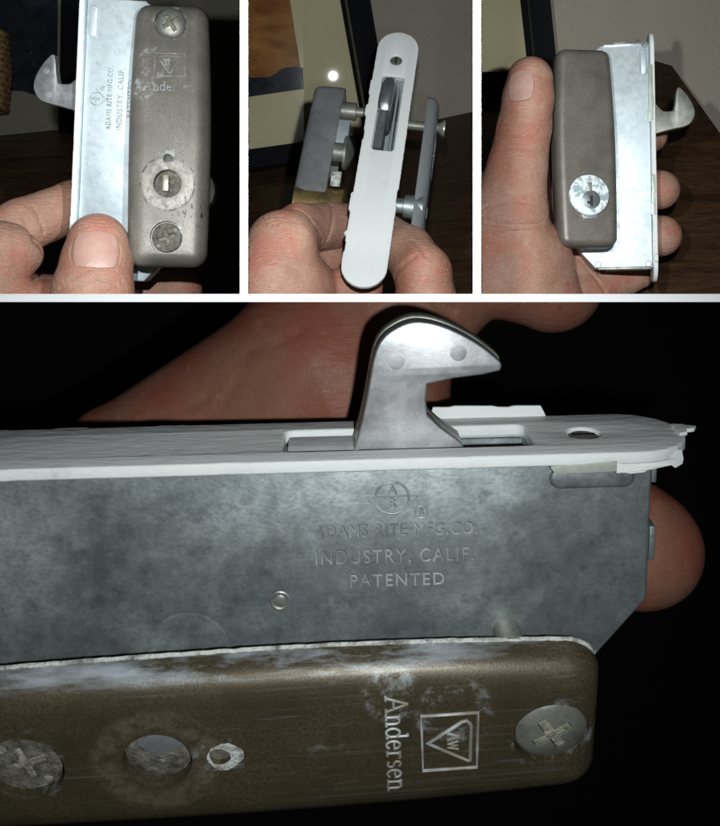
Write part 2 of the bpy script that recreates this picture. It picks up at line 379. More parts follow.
# the eye-facing normal of a Plane is the one pointing to the eye; lift is along it
G = J(333, 76, 905); h = -G / np.linalg.norm(G) + (np.array(FLASH) - G) / np.linalg.norm(np.array(FLASH) - G)
pl2 = Plane(G, h)
random.seed(4)
ridge = [(248.8, 77)] + [(252 + i * 3.2, 78.5 - (8.5 * min(1, max(0, (i - 5) / 5))) + random.uniform(-.8, .8) - .18 * i) for i in range(16)] + [(303, 67.5)]
picture(pl2, 'black framed sunset print with wide beige mat and flash glint in its glass', [(248.8, -40), (334, -40), (364, 134), (248.8, 150)],
        [([(333, -40), (349, -40), (380, 136), (364, 134)], 6, (1, 2)), ([(248.8, 149.4), (364, 133.6), (382, 150), (248.8, 168)], 5.7, (2, 3)),
         ([(337.5, -40), (340, -40), (370, 134), (367.5, 134)], 11.5, (1, 2))],
        [('print', 'print', [(248.8, -40), (283.5, -40), (304, 89), (248.8, 97)], 0), ('printed_hills', 'hills', ridge + [(304, 89), (248.8, 97)], .7)])
pl3 = Plane(J(500, 40, 930), (-.06, -1, -.2))
picture(pl3, 'black framed picture with greenish beige mat above the gripping thumb', [(481.8, -40), (516, -40), (529, 72), (481.8, 74)],
        [([(516, -40), (536, -40), (546, 74), (528.5, 73)], 6, (1, 2)), ([(481.8, 72), (528.6, 71.6), (547, 92), (481.8, 92)], 5.7, (2, 3)), ([(522, -40), (524.5, -40), (536, 72), (533.5, 72)], 10.5, (1, 2))], [])
pl1 = Plane(J(40, 100, 915), (.1, -1, -.2))
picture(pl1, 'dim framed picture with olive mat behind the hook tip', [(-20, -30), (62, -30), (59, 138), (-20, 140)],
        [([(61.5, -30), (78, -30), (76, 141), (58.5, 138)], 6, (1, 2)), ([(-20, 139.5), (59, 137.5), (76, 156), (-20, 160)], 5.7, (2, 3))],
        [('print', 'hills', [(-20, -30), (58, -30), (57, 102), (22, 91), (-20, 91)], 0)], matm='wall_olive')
# woven basket at the picture's edge
wb = bpy.data.objects.new('wicker_basket', None); col.objects.link(wb); c0 = J(-11, 68, 860); wb.location = W(c0)
tag(wb, 'small woven brown wicker basket standing before the dim picture', 'basket')
for i in range(13):
    zz = -34 + i * 5.2; r = 17 - abs(i - 6) * .55
    ring = [(r * math.cos(a) , r * math.sin(a), zz + .9 * math.sin(9 * a + i * math.pi)) for a in [2 * math.pi * k / 36 for k in range(36)]]
    tube('wicker_coil', [ring], 2.9, lambda x, y, z: (x, y, z), M['wicker'], wb, closed=True, res=1)
lathe('lining', [(14, -36), (15, -10), (14.5, 20), (12, 32)], lambda x, y, z: (x, y, z), M['wicker'], wb, 24)

# ---------------------------------------------------------------- the door lock
ident = lambda x, y, z: (x, y, z)
HOOK = [(13.5, -7), (15.5, -.1), (17.2, 5.5), (18.8, 13.3), (19.7, 18.7), (20.8, 22.), (22, 23.7), (23.5, 25.), (26.7, 26.7), (29.8, 27.1), (34.1, 26.2), (39.4, 23.7), (43.6, 20.8), (46.8, 18.), (47.4, 16.9), (46.9, 15.7), (43., 14.9), (37.2, 14.3), (31.3, 13.1), (31., 9.6), (31.3, 6.2), (34., 3.4), (38.7, -.2), (41, -7)]

def soften(pts, a, b, it=2):
    for _ in range(it):
        q = pts[:a + 1]
        for i in range(a, b):
            p0, p1 = pts[i], pts[i + 1]
            q += [(.75 * p0[0] + .25 * p1[0], .75 * p0[1] + .25 * p1[1]), (.25 * p0[0] + .75 * p1[0], .25 * p0[1] + .75 * p1[1])]
        q += pts[b:]; b = a + 2 * (b - a) + 1; pts = q
    return pts
HOOK = soften(HOOK, 1, 15)
def pose(R, T, s=1.0):
    m = Matrix.Identity(4)
    for i in range(3):
        for j in range(3): m[i][j] = R[i][j] * s
    t = W([x * s for x in T])
    for i in range(3): m[i][3] = t[i]
    return m

def rrect(hl, hw, rc, n=7, barrel=0.0, cx=0, cy=0, taper=0.0):
    pts = []
    for sx, sy, a0 in ((1, 1, 0), (-1, 1, 90), (-1, -1, 180), (1, -1, 270)):
        for i in range(n + 1):
            a = math.radians(a0 + 90 * i / n); pts.append((sx * (hl - rc) + rc * math.cos(a), sy * (hw - rc) + rc * math.sin(a)))
        nx = pts[-1]
        # points along the next side so that the long sides can bow
        if a0 in (0, 180):
            x0 = nx[0]
            for k in range(1, 12): pts.append((x0 + (-2 * x0) * k / 12, nx[1]))
    return [(x + cx, y * (1 + barrel * (1 - (x / hl) ** 2) - (taper * max(0, x / hl) ** 1.6 if taper else 0)) + cy) for x, y in pts]

def ring_hole(cx, cy, r, n=20): return [(cx + r * math.cos(2 * math.pi * i / n), cy + r * math.sin(2 * math.pi * i / n)) for i in range(n)]

def escutcheon(name, root, M_rel, prof, hl, hw, rc, barrel, m, holes, sign=1, xc=4):
    """rounded cover plate; back plane at z=0, face at sign*z"""
    V, Fc = [], []; n = None
    for inset, z in prof:
        o = rrect(hl - inset, hw - inset, max(rc - inset, 1.0), barrel=barrel, taper=.09); n = len(o)
        V += [(x + xc, y, z * sign) for x, y in o]
    for k in range(len(prof) - 1):
        for i in range(n):
            j = (i + 1) % n; Fc.append((k * n + i, k * n + j, (k + 1) * n + j, (k + 1) * n + i))
    Fc.append(tuple(range(n))); Fc.append(tuple(range((len(prof) - 1) * n, len(prof) * n)))
    e = mesh(name, V, Fc, m, None, ang=40)
    for (x, y, r, z0, z1) in holes:
        c = lathe('cutter', [(r, min(z0, z1)), (r, max(z0, z1))], lambda a, b, h_: (a + x, b + y, h_), None, None, 36)
        cut(e, c)
    e.parent = root; e.matrix_parent_inverse = Matrix.Identity(4); e.matrix_basis = M_rel
    return e

def screw(parent, x, y, z, r=7.7, m='screw', rot=0.5, dome=1.8, tilt=(0, 0), sign=1, deep=2.6):
    R3 = Matrix.Rotation(tilt[0], 3, 'X') @ Matrix.Rotation(tilt[1], 3, 'Y')
    def fn(a, b, c):
        q = R3 @ Vector((a, b, c)); return (q.x + x, q.y + y, sign * q.z + z)
    o = lathe('screw', [(r * .93, -3), (r, -.6), (r, .1), (r * .93, .55), (r * .78, dome * .62), (r * .5, dome * .88), (r * .2, dome), (.01, dome)], fn, M[m], parent, 36)
    for k in (0, 1):
        a = rot + k * math.pi / 2; ca, sa = math.cos(a), math.sin(a)
        c = box('cutter', (-r * .6, -r * .15, dome - deep), (r * .6, r * .15, dome + 2), None, None, fn=lambda p, q, w: fn(p * ca - q * sa, p * sa + q * ca, w))
        c.parent = parent
        cut(o, c)
        box('packed_dirt', (-r * .56, -r * .13, dome - deep - .3), (r * .56, r * .13, dome - .55 - .1 * k), M['dirt'], o, fn=lambda p, q, w: fn(p * ca - q * sa, p * sa + q * ca, w), bevel=.2)
    return o

# stroke letters for the embossed serif word
def arc(cx, cy, rx, ry, a0, a1, n=9): return [(cx + rx * math.cos(math.radians(a0 + (a1 - a0) * i / n)), cy + ry * math.sin(math.radians(a0 + (a1 - a0) * i / n))) for i in range(n + 1)]
GLY = {
 'A': (.74, [[(.02, 0), (.33, .76)], [(.33, .76), (.63, 0)], [(.14, .27), (.5, .27)], [(-.06, 0), (.13, 0)], [(.5, 0), (.74, 0)]]),
 'n': (.52, [[(.1, 0), (.1, .46)], [(.02, .44), (.1, .46)], [(.1, .34), (.2, .45), (.31, .46), (.39, .38), (.4, .28), (.4, 0)], [(.01, 0), (.2, 0)], [(.31, 0), (.5, 0)]]),
 'd': (.52, [arc(.23, .22, .19, .24, 30, 330, 12), [(.41, .02), (.41, .74)], [(.31, .72), (.41, .74)], [(.41, 0), (.5, .02)]]),
 'e': (.46, [[(.06, .25), (.4, .25)] + arc(.23, .22, .18, .24, 10, 320, 12)]),
 'r': (.38, [[(.1, 0), (.1, .46)], [(.02, .44), (.1, .46)], [(.1, .32), (.18, .44), (.3, .46), (.34, .42)], [(.01, 0), (.21, 0)]]),
 's': (.36, [arc(.18, .345, .12, .115, 30, 270, 8) + arc(.18, .115, .13, .115, 90, -150, 8)]),
 'W': (.8, [[(0, .7), (.2, 0), (.38, .62), (.56, 0), (.76, .7)]]),
}
def stroke_word(word, h):
    x = 0; L_ = []
    for ch in word:
        w, st = GLY[ch]
        for s_ in st: L_.append([((x + p[0]) * h, p[1] * h, 0) for p in s_])
        x += w + .05
    return [[(p[0] - x * h / 2, p[1], 0) for p in s_] for s_ in L_]

def interior_cover(root, M_rel, mat, worn, proud, tail, hl=69, xc=4):
    prof = [(0.3, 0), (0, .6), (0, 2), (.7, 4.2), (2.0, 6.0), (4.2, 7.3), (6.6, 7.85), (9, 8)]
    e = escutcheon('interior_cover', root, M_rel, prof, hl, 20.3, 7.5, .05, M[mat], [(62, 0, 8.4, 5.2, 12), (-22, 0, 7.3, 3.0, 12), (-50 if hl == 69 else -38, 0, 8.5, 5.0, 12), (-9, 0, 2.7, 6.2, 12)], xc=xc)
    screw(e, 62, 0, 7.4 if proud else 6.4, tilt=(.06, -.10) if proud else (0.02, .02), rot=.55)
    screw(e, -50 if hl == 69 else -38, 0, 5.9, rot=.3, m='corroded', dome=.8, deep=1.6)
    lathe('lock_tail_disc', [(7.1, 3.1), (7.1, 5.6), (6.2, 6.3), (4.0, 6.7), (.01, 6.8)] if not tail else [(7.1, 3.1), (7.1, 4.1), (5.0, 4.4), (.01, 4.4)], lambda a, b, c: (a - 22, b, c), M['corroded'], e, 30)
    if tail:
        box('tailpiece', (-26, -.6, 4), (-17.4, 2.6, 8.4), M['pale_brass'], e, bevel=.3)
    else:
        plate('lock_tail_blade', [[(-22, 0), (-15.8, 3), (-16.5, 5), (-19.5, 6.6), (-23, 6.3), (-26, 4)]], 1.2, lambda a, b, c: (a, b, c + 6.5), M['bright'], e, bevel=.2)
    lathe('indicator_pin', [(2.5, 5.5), (2.5, 6.6), (1.9, 6.9), (.01, 6.9)], lambda a, b, c: (a - 9, b, c), M['corroded'], e, 20)
    # chalk-white paint caught round the pin and along the lip
    rnd = random.Random(7)
    orl = [(-7.7 + (3.7 + .35 * math.sin(3 * a + 1) + rnd.uniform(-.15, .2)) * math.cos(a), (3.6 + .3 * math.sin(2 * a) + rnd.uniform(-.1, .2)) * math.sin(a)) for a in [math.radians(x) for x in range(0, 360, 12)]]
    plate('paint_residue', [orl, ring_hole(-9, 0, 2.6)], .5, lambda a, b, c: (a, b, c + 8.0), M['residue'], e, bevel=.12)
    if worn:
        for s_ in (1,):
            o0 = rrect(69, 20.3, 7.5, barrel=.05, taper=.09)[2:20]; lip = []
            for (xa, ya), (xb_, yb) in zip(o0[:-1], o0[1:]):
                k = max(1, int(math.hypot(xb_ - xa, yb - ya) / 1.5))
                for q in range(k): lip.append((xa + (xb_ - xa) * q / k + 4, ya + (yb - ya) * q / k + rnd.uniform(-.05, .08), .3 + rnd.uniform(-.1, .1)))
            tube('paint_lip', [lip], .62, ident, M['residue'], e, res=1)
    # embossed mark and word
    fnE = lambda a, b, c: (b, -a, c + 8.0)
    sq = [(-8.6, -6.6, 0), (8.6, -6.6, 0), (8.6, 6.6, 0), (-8.6, 6.6, 0)]
    mk = tube('embossed_mark', [sq], .5, lambda a, b, c: (b * .9 + 40, -a * .9, c + 8.0), M['emboss'], e, closed=True)
    tri = [(-5.5, 4.6, 0), (-6.3, 3.9, 0), (-6.0, 2.9, 0), (0, -5.2, 0), (6.4, 4.4, 0), (6.0, 5.0, 0), (-4.8, 5.0, 0)]
    tube('embossed_triangle', [tri], .5, lambda a, b, c: (b * .9 + 40, -a * .9, c + 8.0), M['emboss'], e, closed=True)
    aw = stroke_word('AW', 3.6)
    tube('embossed_initials', aw, .3, lambda a, b, c: (b * .9 + 39.6, -a * .82, c + 8.0), M['emboss'], e)
    tube('embossed_word', stroke_word('Andersen', 6.1), .3, lambda a, b, c: (b + 26.6, -a, c + 8.0), M['emboss'], e)
    return e

def ragged(outline, amp, seed, step=2.0, p=.25, clean=0):
    """paint edge: small random bites and tabs pushed in or out of a smooth outline"""
    rnd = random.Random(seed); out = []; k = len(outline)
    off = 0; left = 0
    for i in range(k):
        a = np.array(outline[i]); b = np.array(outline[(i + 1) % k]); L_ = np.linalg.norm(b - a)
        n = max(1, int(L_ / step)); t = (b - a) / max(L_, 1e-6); nr = np.array([t[1], -t[0]])
        for j in range(n):
            if left <= 0:
                off = rnd.choice([.35, -.3, .6, .9]) * amp if (rnd.random() < p and off == 0) else 0; left = rnd.randint(3, 16) if off == 0 else rnd.randint(2, 9)
            left -= 1
            p0 = a + (b - a) * j / n; of = off
            if clean and abs(p0[0]) > clean: of = 0
            q = p0 + nr * (of + rnd.uniform(-.05, .05) * amp); out.append((float(q[0]), float(q[1])))
    return out
def stadium(hl, hw, n=14):
    return [(hl - hw + hw * math.cos(math.radians(-90 + 180 * i / n)), hw * math.sin(math.radians(-90 + 180 * i / n))) for i in range(n + 1)] + \
           [(-hl + hw - hw * math.cos(math.radians(-90 + 180 * i / n)), -hw * math.sin(math.radians(-90 + 180 * i / n))) for i in range(n + 1)]

def make_lock(label, Mw, case_mat='steel', seed=1, hook=True, text=True, amp=1.2, xb=-78):
    root = bpy.data.objects.new('door_lock', None); col.objects.link(root); root.matrix_world = Mw
    tag(root, label, 'lock')
    # case
    out = [(79, -3.1), (79, -36), (61, -58), (xb + 18, -58), (xb, -42), (xb, -3.1)]
    case = plate('case', [out], 16, ident, M[case_mat], root, bevel=.7)
    pk = box('cutter', (.5, -46, -6.2), (53.5, 2, 6.2), None, None); pk.parent = root; cut(case, pk)
    for sg in (1, -1):
        z = 8.0 * sg
        plate('pressed_rib', [rrect(9.2, 2.5, 2.4, n=5, cx=66, cy=-7)], 2.0, lambda a, b, c: (a, b, c + z), M[case_mat], case, bevel=.9)
        lathe('rivet', [(2.3, -.5), (2.3, .1), (2.0, .25), (1.7, .02), (1.4, -.05), (1.2, .1), (.01, .15)], lambda a, b, c: (a - 1.6, b - 33.8, z + c * sg), M['screw'], case, 24)
        lathe('stamped_boss', [(9, -.3), (9, .02), (8.6, .07), (8.2, .04), (.01, .03)], lambda a, b, c: (a - 22, b - 45, z + c * sg), M[case_mat], case, 32)
        box('end_tab', (79.05, -9, sg * 2.5), (80.2, -4, sg * 7.6), M[case_mat], case, bevel=.25)
        box('end_tab', (79.05, -27, sg * 3), (80.4, -19, sg * 7.8), M[case_mat], case, bevel=.25)
        box('end_tab', (xb - 1.3, -34, sg * 3), (xb - .05, -6, sg * 7.8), M[case_mat], case, bevel=.25)
    if text:
        tf = lambda cx, cy: (lambda a, b, c: (a + cx, b + cy, c + 8.0))
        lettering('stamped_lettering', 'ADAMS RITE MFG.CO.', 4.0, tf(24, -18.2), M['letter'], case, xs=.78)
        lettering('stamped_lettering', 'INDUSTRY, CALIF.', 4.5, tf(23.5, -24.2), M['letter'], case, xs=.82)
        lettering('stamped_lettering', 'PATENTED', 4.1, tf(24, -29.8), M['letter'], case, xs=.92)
        f0 = lambda a, b, c: (a + 23.2, b + -10.6, c + 8.0)
        tube('stamped_emblem', [[(3.6 * math.cos(2 * math.pi * i / 30), 3.6 * math.sin(2 * math.pi * i / 30), 0) for i in range(30)]], .28, f0, M['letter'], case, closed=True)
        tube('stamped_emblem', [[(-5.6, .4, 0), (5.6, .4, 0), (0, -5.6, 0)]], .26, f0, M['letter'], case, closed=True)
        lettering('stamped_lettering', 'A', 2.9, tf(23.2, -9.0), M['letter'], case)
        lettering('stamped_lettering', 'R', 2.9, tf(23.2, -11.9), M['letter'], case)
        tube('stamped_registered_mark', [[(1.4 * math.cos(2 * math.pi * i / 20), 1.4 * math.sin(2 * math.pi * i / 20), 0) for i in range(20)]], .2, tf(29.4, -14), M['letter'], case, closed=True)
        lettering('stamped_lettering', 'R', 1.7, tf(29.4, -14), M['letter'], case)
    # faceplate: steel strip under a ragged coat of white paint
    slot = rrect(27, 7.0, 2.2, n=4, cx=27, cy=0); hole = ring_hole(66, 0, 4.0)
    fy = lambda y0: (lambda a, b, c: (a, c + y0, b))
    fp = plate('faceplate', [stadium(86.5, 11.8), slot, hole], 1.4, fy(-2.35), M['steel'], root, bevel=.3)
    base = stadium(88, 12.9)
    plate('paint_coat', [ragged(base, amp, seed, 1.3, .4, 74), [(x * 1.0, y * .97) for x, y in slot], ring_hole(66, 0, 3.7)], 2.7, fy(-1.3), M['white'], fp, bevel=.55)
    lathe('plate_screw', [(3.6, -2), (3.6, 1.0), (2.6, 1.5), (.01, 1.6)], lambda a, b, c: (66 + a, c - 1.9, b), M['screw'], fp, 20)
    box('screw_slot', (63.4, -.5, -.5), (68.6, -.22, .5), M['black'], fp)
    if hook:
        box('slot_lip', (.8, -3.4, -6.0), (16.5, -1.1, 5.4), M['white'], fp, bevel=.5)
        for k, (z0, t, sc) in enumerate(((1.3, 4.2, 1.0), (-2.9, 3.6, 1.015))):
            hk = [(x if y < 1 else 30 + (x - 30) * sc, y if y < 1 else y * sc) for x, y in HOOK]
            ho = plate('hook', [hk], t, lambda a, b, c: (a, b, c + z0), M['hook'] if k == 0 else M['screw'], root, bevel=.45)
            if k == 0:
                for (x, y) in ((24.7, 18.3), (38, 19.9)):
                    lathe('dimple', [(2.3, -.03), (1.8, .0), (1.1, .028), (.5, .04), (.01, .042)], lambda a, b, c: (x + a, y + b, z0 + t / 2 + c), M['hook'], ho, 18)
    return root

def rel(root_m, m): return root_m.inverted() @ m

# --- lock shown large: inner cover hanging loose below the stamped case
RB = [[0.9995, -0.0203, 0.0235], [0.0191, -0.1977, -0.9762], [0.0246, 0.9762, -0.1972]]
RBe = [[0.9982, -0.0364, 0.0482], [0.0306, -0.3834, -0.919], [0.0523, 0.9188, -0.3816]]
MB = pose(RB, (-16.7, 219.3, -31.4)); MBe = pose(RBe, (-21.2, 219.1, -93.5))
lockB = make_lock('large tarnished steel lock with raised hook and scuffed brown cover below stamped lettering', MB, 'steel_worn', seed=11, amp=.7)
interior_cover(lockB, rel(MB, MBe), 'bronze_scuffed', True, False, False)
lathe('standoff_post', [(3, 6), (3, 16)], lambda a, b, c: (a + 48, b - 42.5, c), M['screw'], lockB, 20)
fpB = [c for c in lockB.children if c.name.startswith('faceplate')][0]
plate('paint_flake', [ragged([(33, 0), (60, 0), (59, 2.4), (34, 3.0)], .5, 3, 1.2, .5)], .8, lambda a, b, c: (a, b - .2, c - 12.9), M['white'], fpB, bevel=.15)
plate('paint_flake', [ragged([(86.2, -2.5), (88.6, -2.0), (89.2, -.6), (90.6, .2), (90.0, 1.2), (88.4, 1.4), (88.0, 3.0), (86.2, 3.4)], .8, 5, .7, .8)], .9, lambda a, b, c: (a, c + .1 + (a - 86) * .12, b), M['white'], fpB, bevel=.12)
plate('paint_flake', [ragged([(70, -2.4), (84, -1.6), (84.5, .6), (70, .8)], .9, 15, .9, .8)], .8, lambda a, b, c: (a, b - 2.2, c + 12.4 - max(0, a - 76) * .32), M['white'], fpB, bevel=.12)
plate('paint_flake', [ragged([(57, -1.2), (70, -1.0), (70, 1.4), (56, .4)], .3, 6, 1.2, .4)], .5, lambda a, b, c: (a, b - 3.1, c + 12.7), M['olive'], fpB, bevel=.1)

# --- lock held by a thumb, inner cover with key tail
R1 = [[0.0587, -0.9981, -0.0165], [-0.0588, 0.013, -0.9982], [0.9965, 0.0596, -0.0579]]
R1e = [[0.0118, -0.9985, 0.0533], [0.0429, -0.0528, -0.9977], [0.999, 0.0141, 0.0422]]
M1 = pose(R1, (-160.1, 572.3, 90.0), .965); M1e = pose(R1e, (-99.7, 526.0, 80.8), 1.015)
lock1 = make_lock('silver lock with grey brown inner cover and brass tailpiece, pressed by a thumb', M1, 'steel', seed=21)
interior_cover(lock1, rel(M1, M1e), 'bronze', False, True, True)
lathe('cylinder_collar', [(13, -24), (13, -12)], lambda a, b, c: (a - 24, b - 63.5, c), M['screw'], lock1, 40)

# --- lock seen from the key side
def exterior_cover(root, M_rel, mat, with_cylinder=True, hl=69, xc=4):
    if with_cylinder: prof = [(.4, 9), (0, 9.6), (0, 16.5), (.4, 19.0), (1.4, 21.0), (3.0, 22.3), (4.8, 22.75), (6, 22.8)]
    else: prof = [(.4, 0), (0, .8), (0, 12), (.3, 15.5), (1.0, 18), (2.4, 19.6), (4, 20.1), (6, 20.2)]
    e = escutcheon('exterior_cover', root, M_rel, prof, hl, 20.3, 6.5, .055, M[mat], [(-30, 0, 14.6, -19.5, -30)] if with_cylinder else [], sign=-1, xc=xc)
    if with_cylinder:
        c = lathe('lock_cylinder', [(14, 18), (14, 23.6), (13.3, 24.4), (11, 24.7), (.01, 24.7)], lambda a, b, h_: (a - 30, b, -h_), M['chip'], e, 48)
        lathe('key_plug', [(6.2, 24.2), (6.2, 25.2), (5.6, 25.5), (.01, 25.5)], lambda a, b, h_: (a - 33.5, b + .8, -h_), M['steel_worn'], c, 32)
        box('keyway', (-38, -.2, -25.9), (-31, 1.8, -24.5), M['black'], c)
        box('keyway', (-36.5, -2.2, -25.85), (-34.8, .6, -24.5), M['black'], c)
        box('key_groove', (-31.5, -.9, -25.4), (-21.5, 1.5, -24.2), M['screw'], c, bevel=.3)
        plate('cylinder_lip', [[(-46.6, -4), (-46.4, 4), (-43.4, 6), (-44.3, 0), (-43.4, -6)]], 2.2, lambda a, b, c_: (a, b, c_ - 23.6), M['bright'], c, bevel=.3)
    return e
R3 = [[-0.0085, 0.984, 0.178], [0.0341, -0.1776, 0.9835], [0.9994, 0.0145, -0.0321]]
R3e = [[-0.0059, 0.9948, -0.1018], [0.0969, 0.1019, 0.9901], [0.9953, -0.004, -0.097]]
M3 = pose(R3, (207.0, 703.7, 99.0)); M3e = pose(R3e, (152.9, 703.9, 97.5), .985)
lock3 = make_lock('silver lock with keyhole cylinder in its brown cover, gripped by fingers from behind', M3, 'steel', seed=33, text=False, amp=1.6)
exterior_cover(lock3, rel(M3, M3e), 'bronze_plain')
fp3 = [c for c in lock3.children if c.name.startswith('faceplate')][0]
plate('paint_flake', [ragged([(22, -2.2), (64, -1.6), (62, 1.2), (24, 1.0)], .5, 9, 2, .5)], .6, lambda a, b, c: (a, b - 2.4, c - 12.9), M['olive'], fp3, bevel=.1)
plate('paint_flake', [ragged([(-42, -2.0), (-14, -1.0), (-14, .6), (-42, 1.4)], .5, 8, 2, .5)], .6, lambda a, b, c: (a, b - 2.0, c - 12.95), M['olive'], fp3, bevel=.1)
for (x, y) in ((79.5, -6), (-77.5, -40), (-77.5, -6)):
    lathe('case_pin', [(2.2, -2), (2.2, .8), (1.6, 1.3), (.01, 1.4)], lambda a, b, c: (x - .5 * (1 if x > 0 else -1) * 4 + a, y + b, -8 - c), M['bright'], lock3, 18)
box('bottom_flange', (-79.2, -40, -8.6), (-77.2, -4, -6.5), M['screw'], lock3, bevel=.3)
box('top_flange', (78, -34, -9), (80, -4, -6.5), M['bright'], lock3, bevel=.3)

# --- lock seen from its white faceplate, both covers drawn apart on their screws
R2 = [[0.135, -0.0125, 0.9908], [0.4686, -0.8802, -0.075], [0.8731, 0.4743, -0.113]]
M2 = pose(R2, (13.1, 589.5, 87.1)) @ Matrix.Diagonal((1.055, 1, 1, 1))
lock2 = make_lock('lock seen from its white faceplate, hook folded in the slot and covers drawn apart', M2, 'steel', seed=44, hook=False, text=False, amp=1.9, xb=-52)
# folded hook in the slot
ho = plate('hook', [[(27, -20), (27, 2.2), (30, 4.6), (36, 6.0), (44, 5.6), (50, 3.2), (52.5, -1), (52.5, -20)]], 8.6, lambda a, b, c: (a, b, c - 2.2 + (a - 40) * .04), M['darksteel'], lock2, bevel=2.4)
plate('hook_shank', [[(3, -20), (3, -2.0), (20, .4), (31, 2.6), (31, -20)]], 4.6, lambda a, b, c: (a, b, c - 3.2), M['darksteel'], ho, bevel=1.2)
plate('hook_blade', [[(2, -16), (2, -2.8), (47, -1.2), (47, -16)]], 1.3, lambda a, b, c: (a, b, c + 4.0), M['polished'], ho, bevel=.3)
# exterior housing, hollow towards the case
S = Matrix.Diagonal((1 / 1.055, 1, 1, 1))
def shifted(z, y=-50, x=0): return Matrix.Translation((x * U, y * U, z * U)) @ S
e2 = exterior_cover(lock2, shifted(-33), 'housing', False, hl=61, xc=12)
cv = box('cutter', (-45, -17, -16.5), (69, 17, 4), None, None, bevel=1); cv.parent = lock2; cv.matrix_basis = shifted(-33)
cut(e2, cv)
def zpost(name, x, y, prof, m): return lathe(name, prof, lambda a, b, c: (a + x, b + y, c), M[m], lock2, 28)
zpost('threaded_post', 55, -40, [(5.6, -52), (5.6, -24), (3.0, -23.8), (3.0, -14)], 'screw')
zpost('clamp_post', 21, -37, [(6, -52), (6, -27), (10.5, -26.8), (10.5, -25), (6.5, -22.5), (2.5, -20.6), (.01, -20.4)], 'screw')
zpost('lock_cylinder_body', -18, -41, [(13, -52), (13, -22), (10, -21)], 'brass')
plate('paint_residue', [ragged(ring_hole(-3, 0, 5.5, 16), 1.2, 3, 1.0, .6)], 6, lambda a, b, c: (a, b * .4 - 29.5, c - 28), M['residue'], lock2, bevel=.5)
box('spacer_block', (26, -42, -46), (44, -34, -26), M['steel'], lock2, bevel=.6)
# interior plate
i2 = interior_cover(lock2, shifted(21.5), 'polished', False, False, False, hl=61, xc=12)
zpost('machine_screw', 55, -48, [(3.0, 8), (3.0, 30), (3.2, 30.5), (5.4, 33.5), (5.4, 34.5), (.01, 35)], 'screw')
zpost('machine_screw', -13, -36, [(4.6, 8), (4.6, 15), (6.6, 15.4), (7.6, 27)], 'steel_worn')

# ---------------------------------------------------------------- hands: one continuous skin surface each
def smin(a, b, k):
    h = np.clip(.5 + .5 * (b - a) / k, 0, 1); return b + (a - b) * h - k * h * (1 - h)

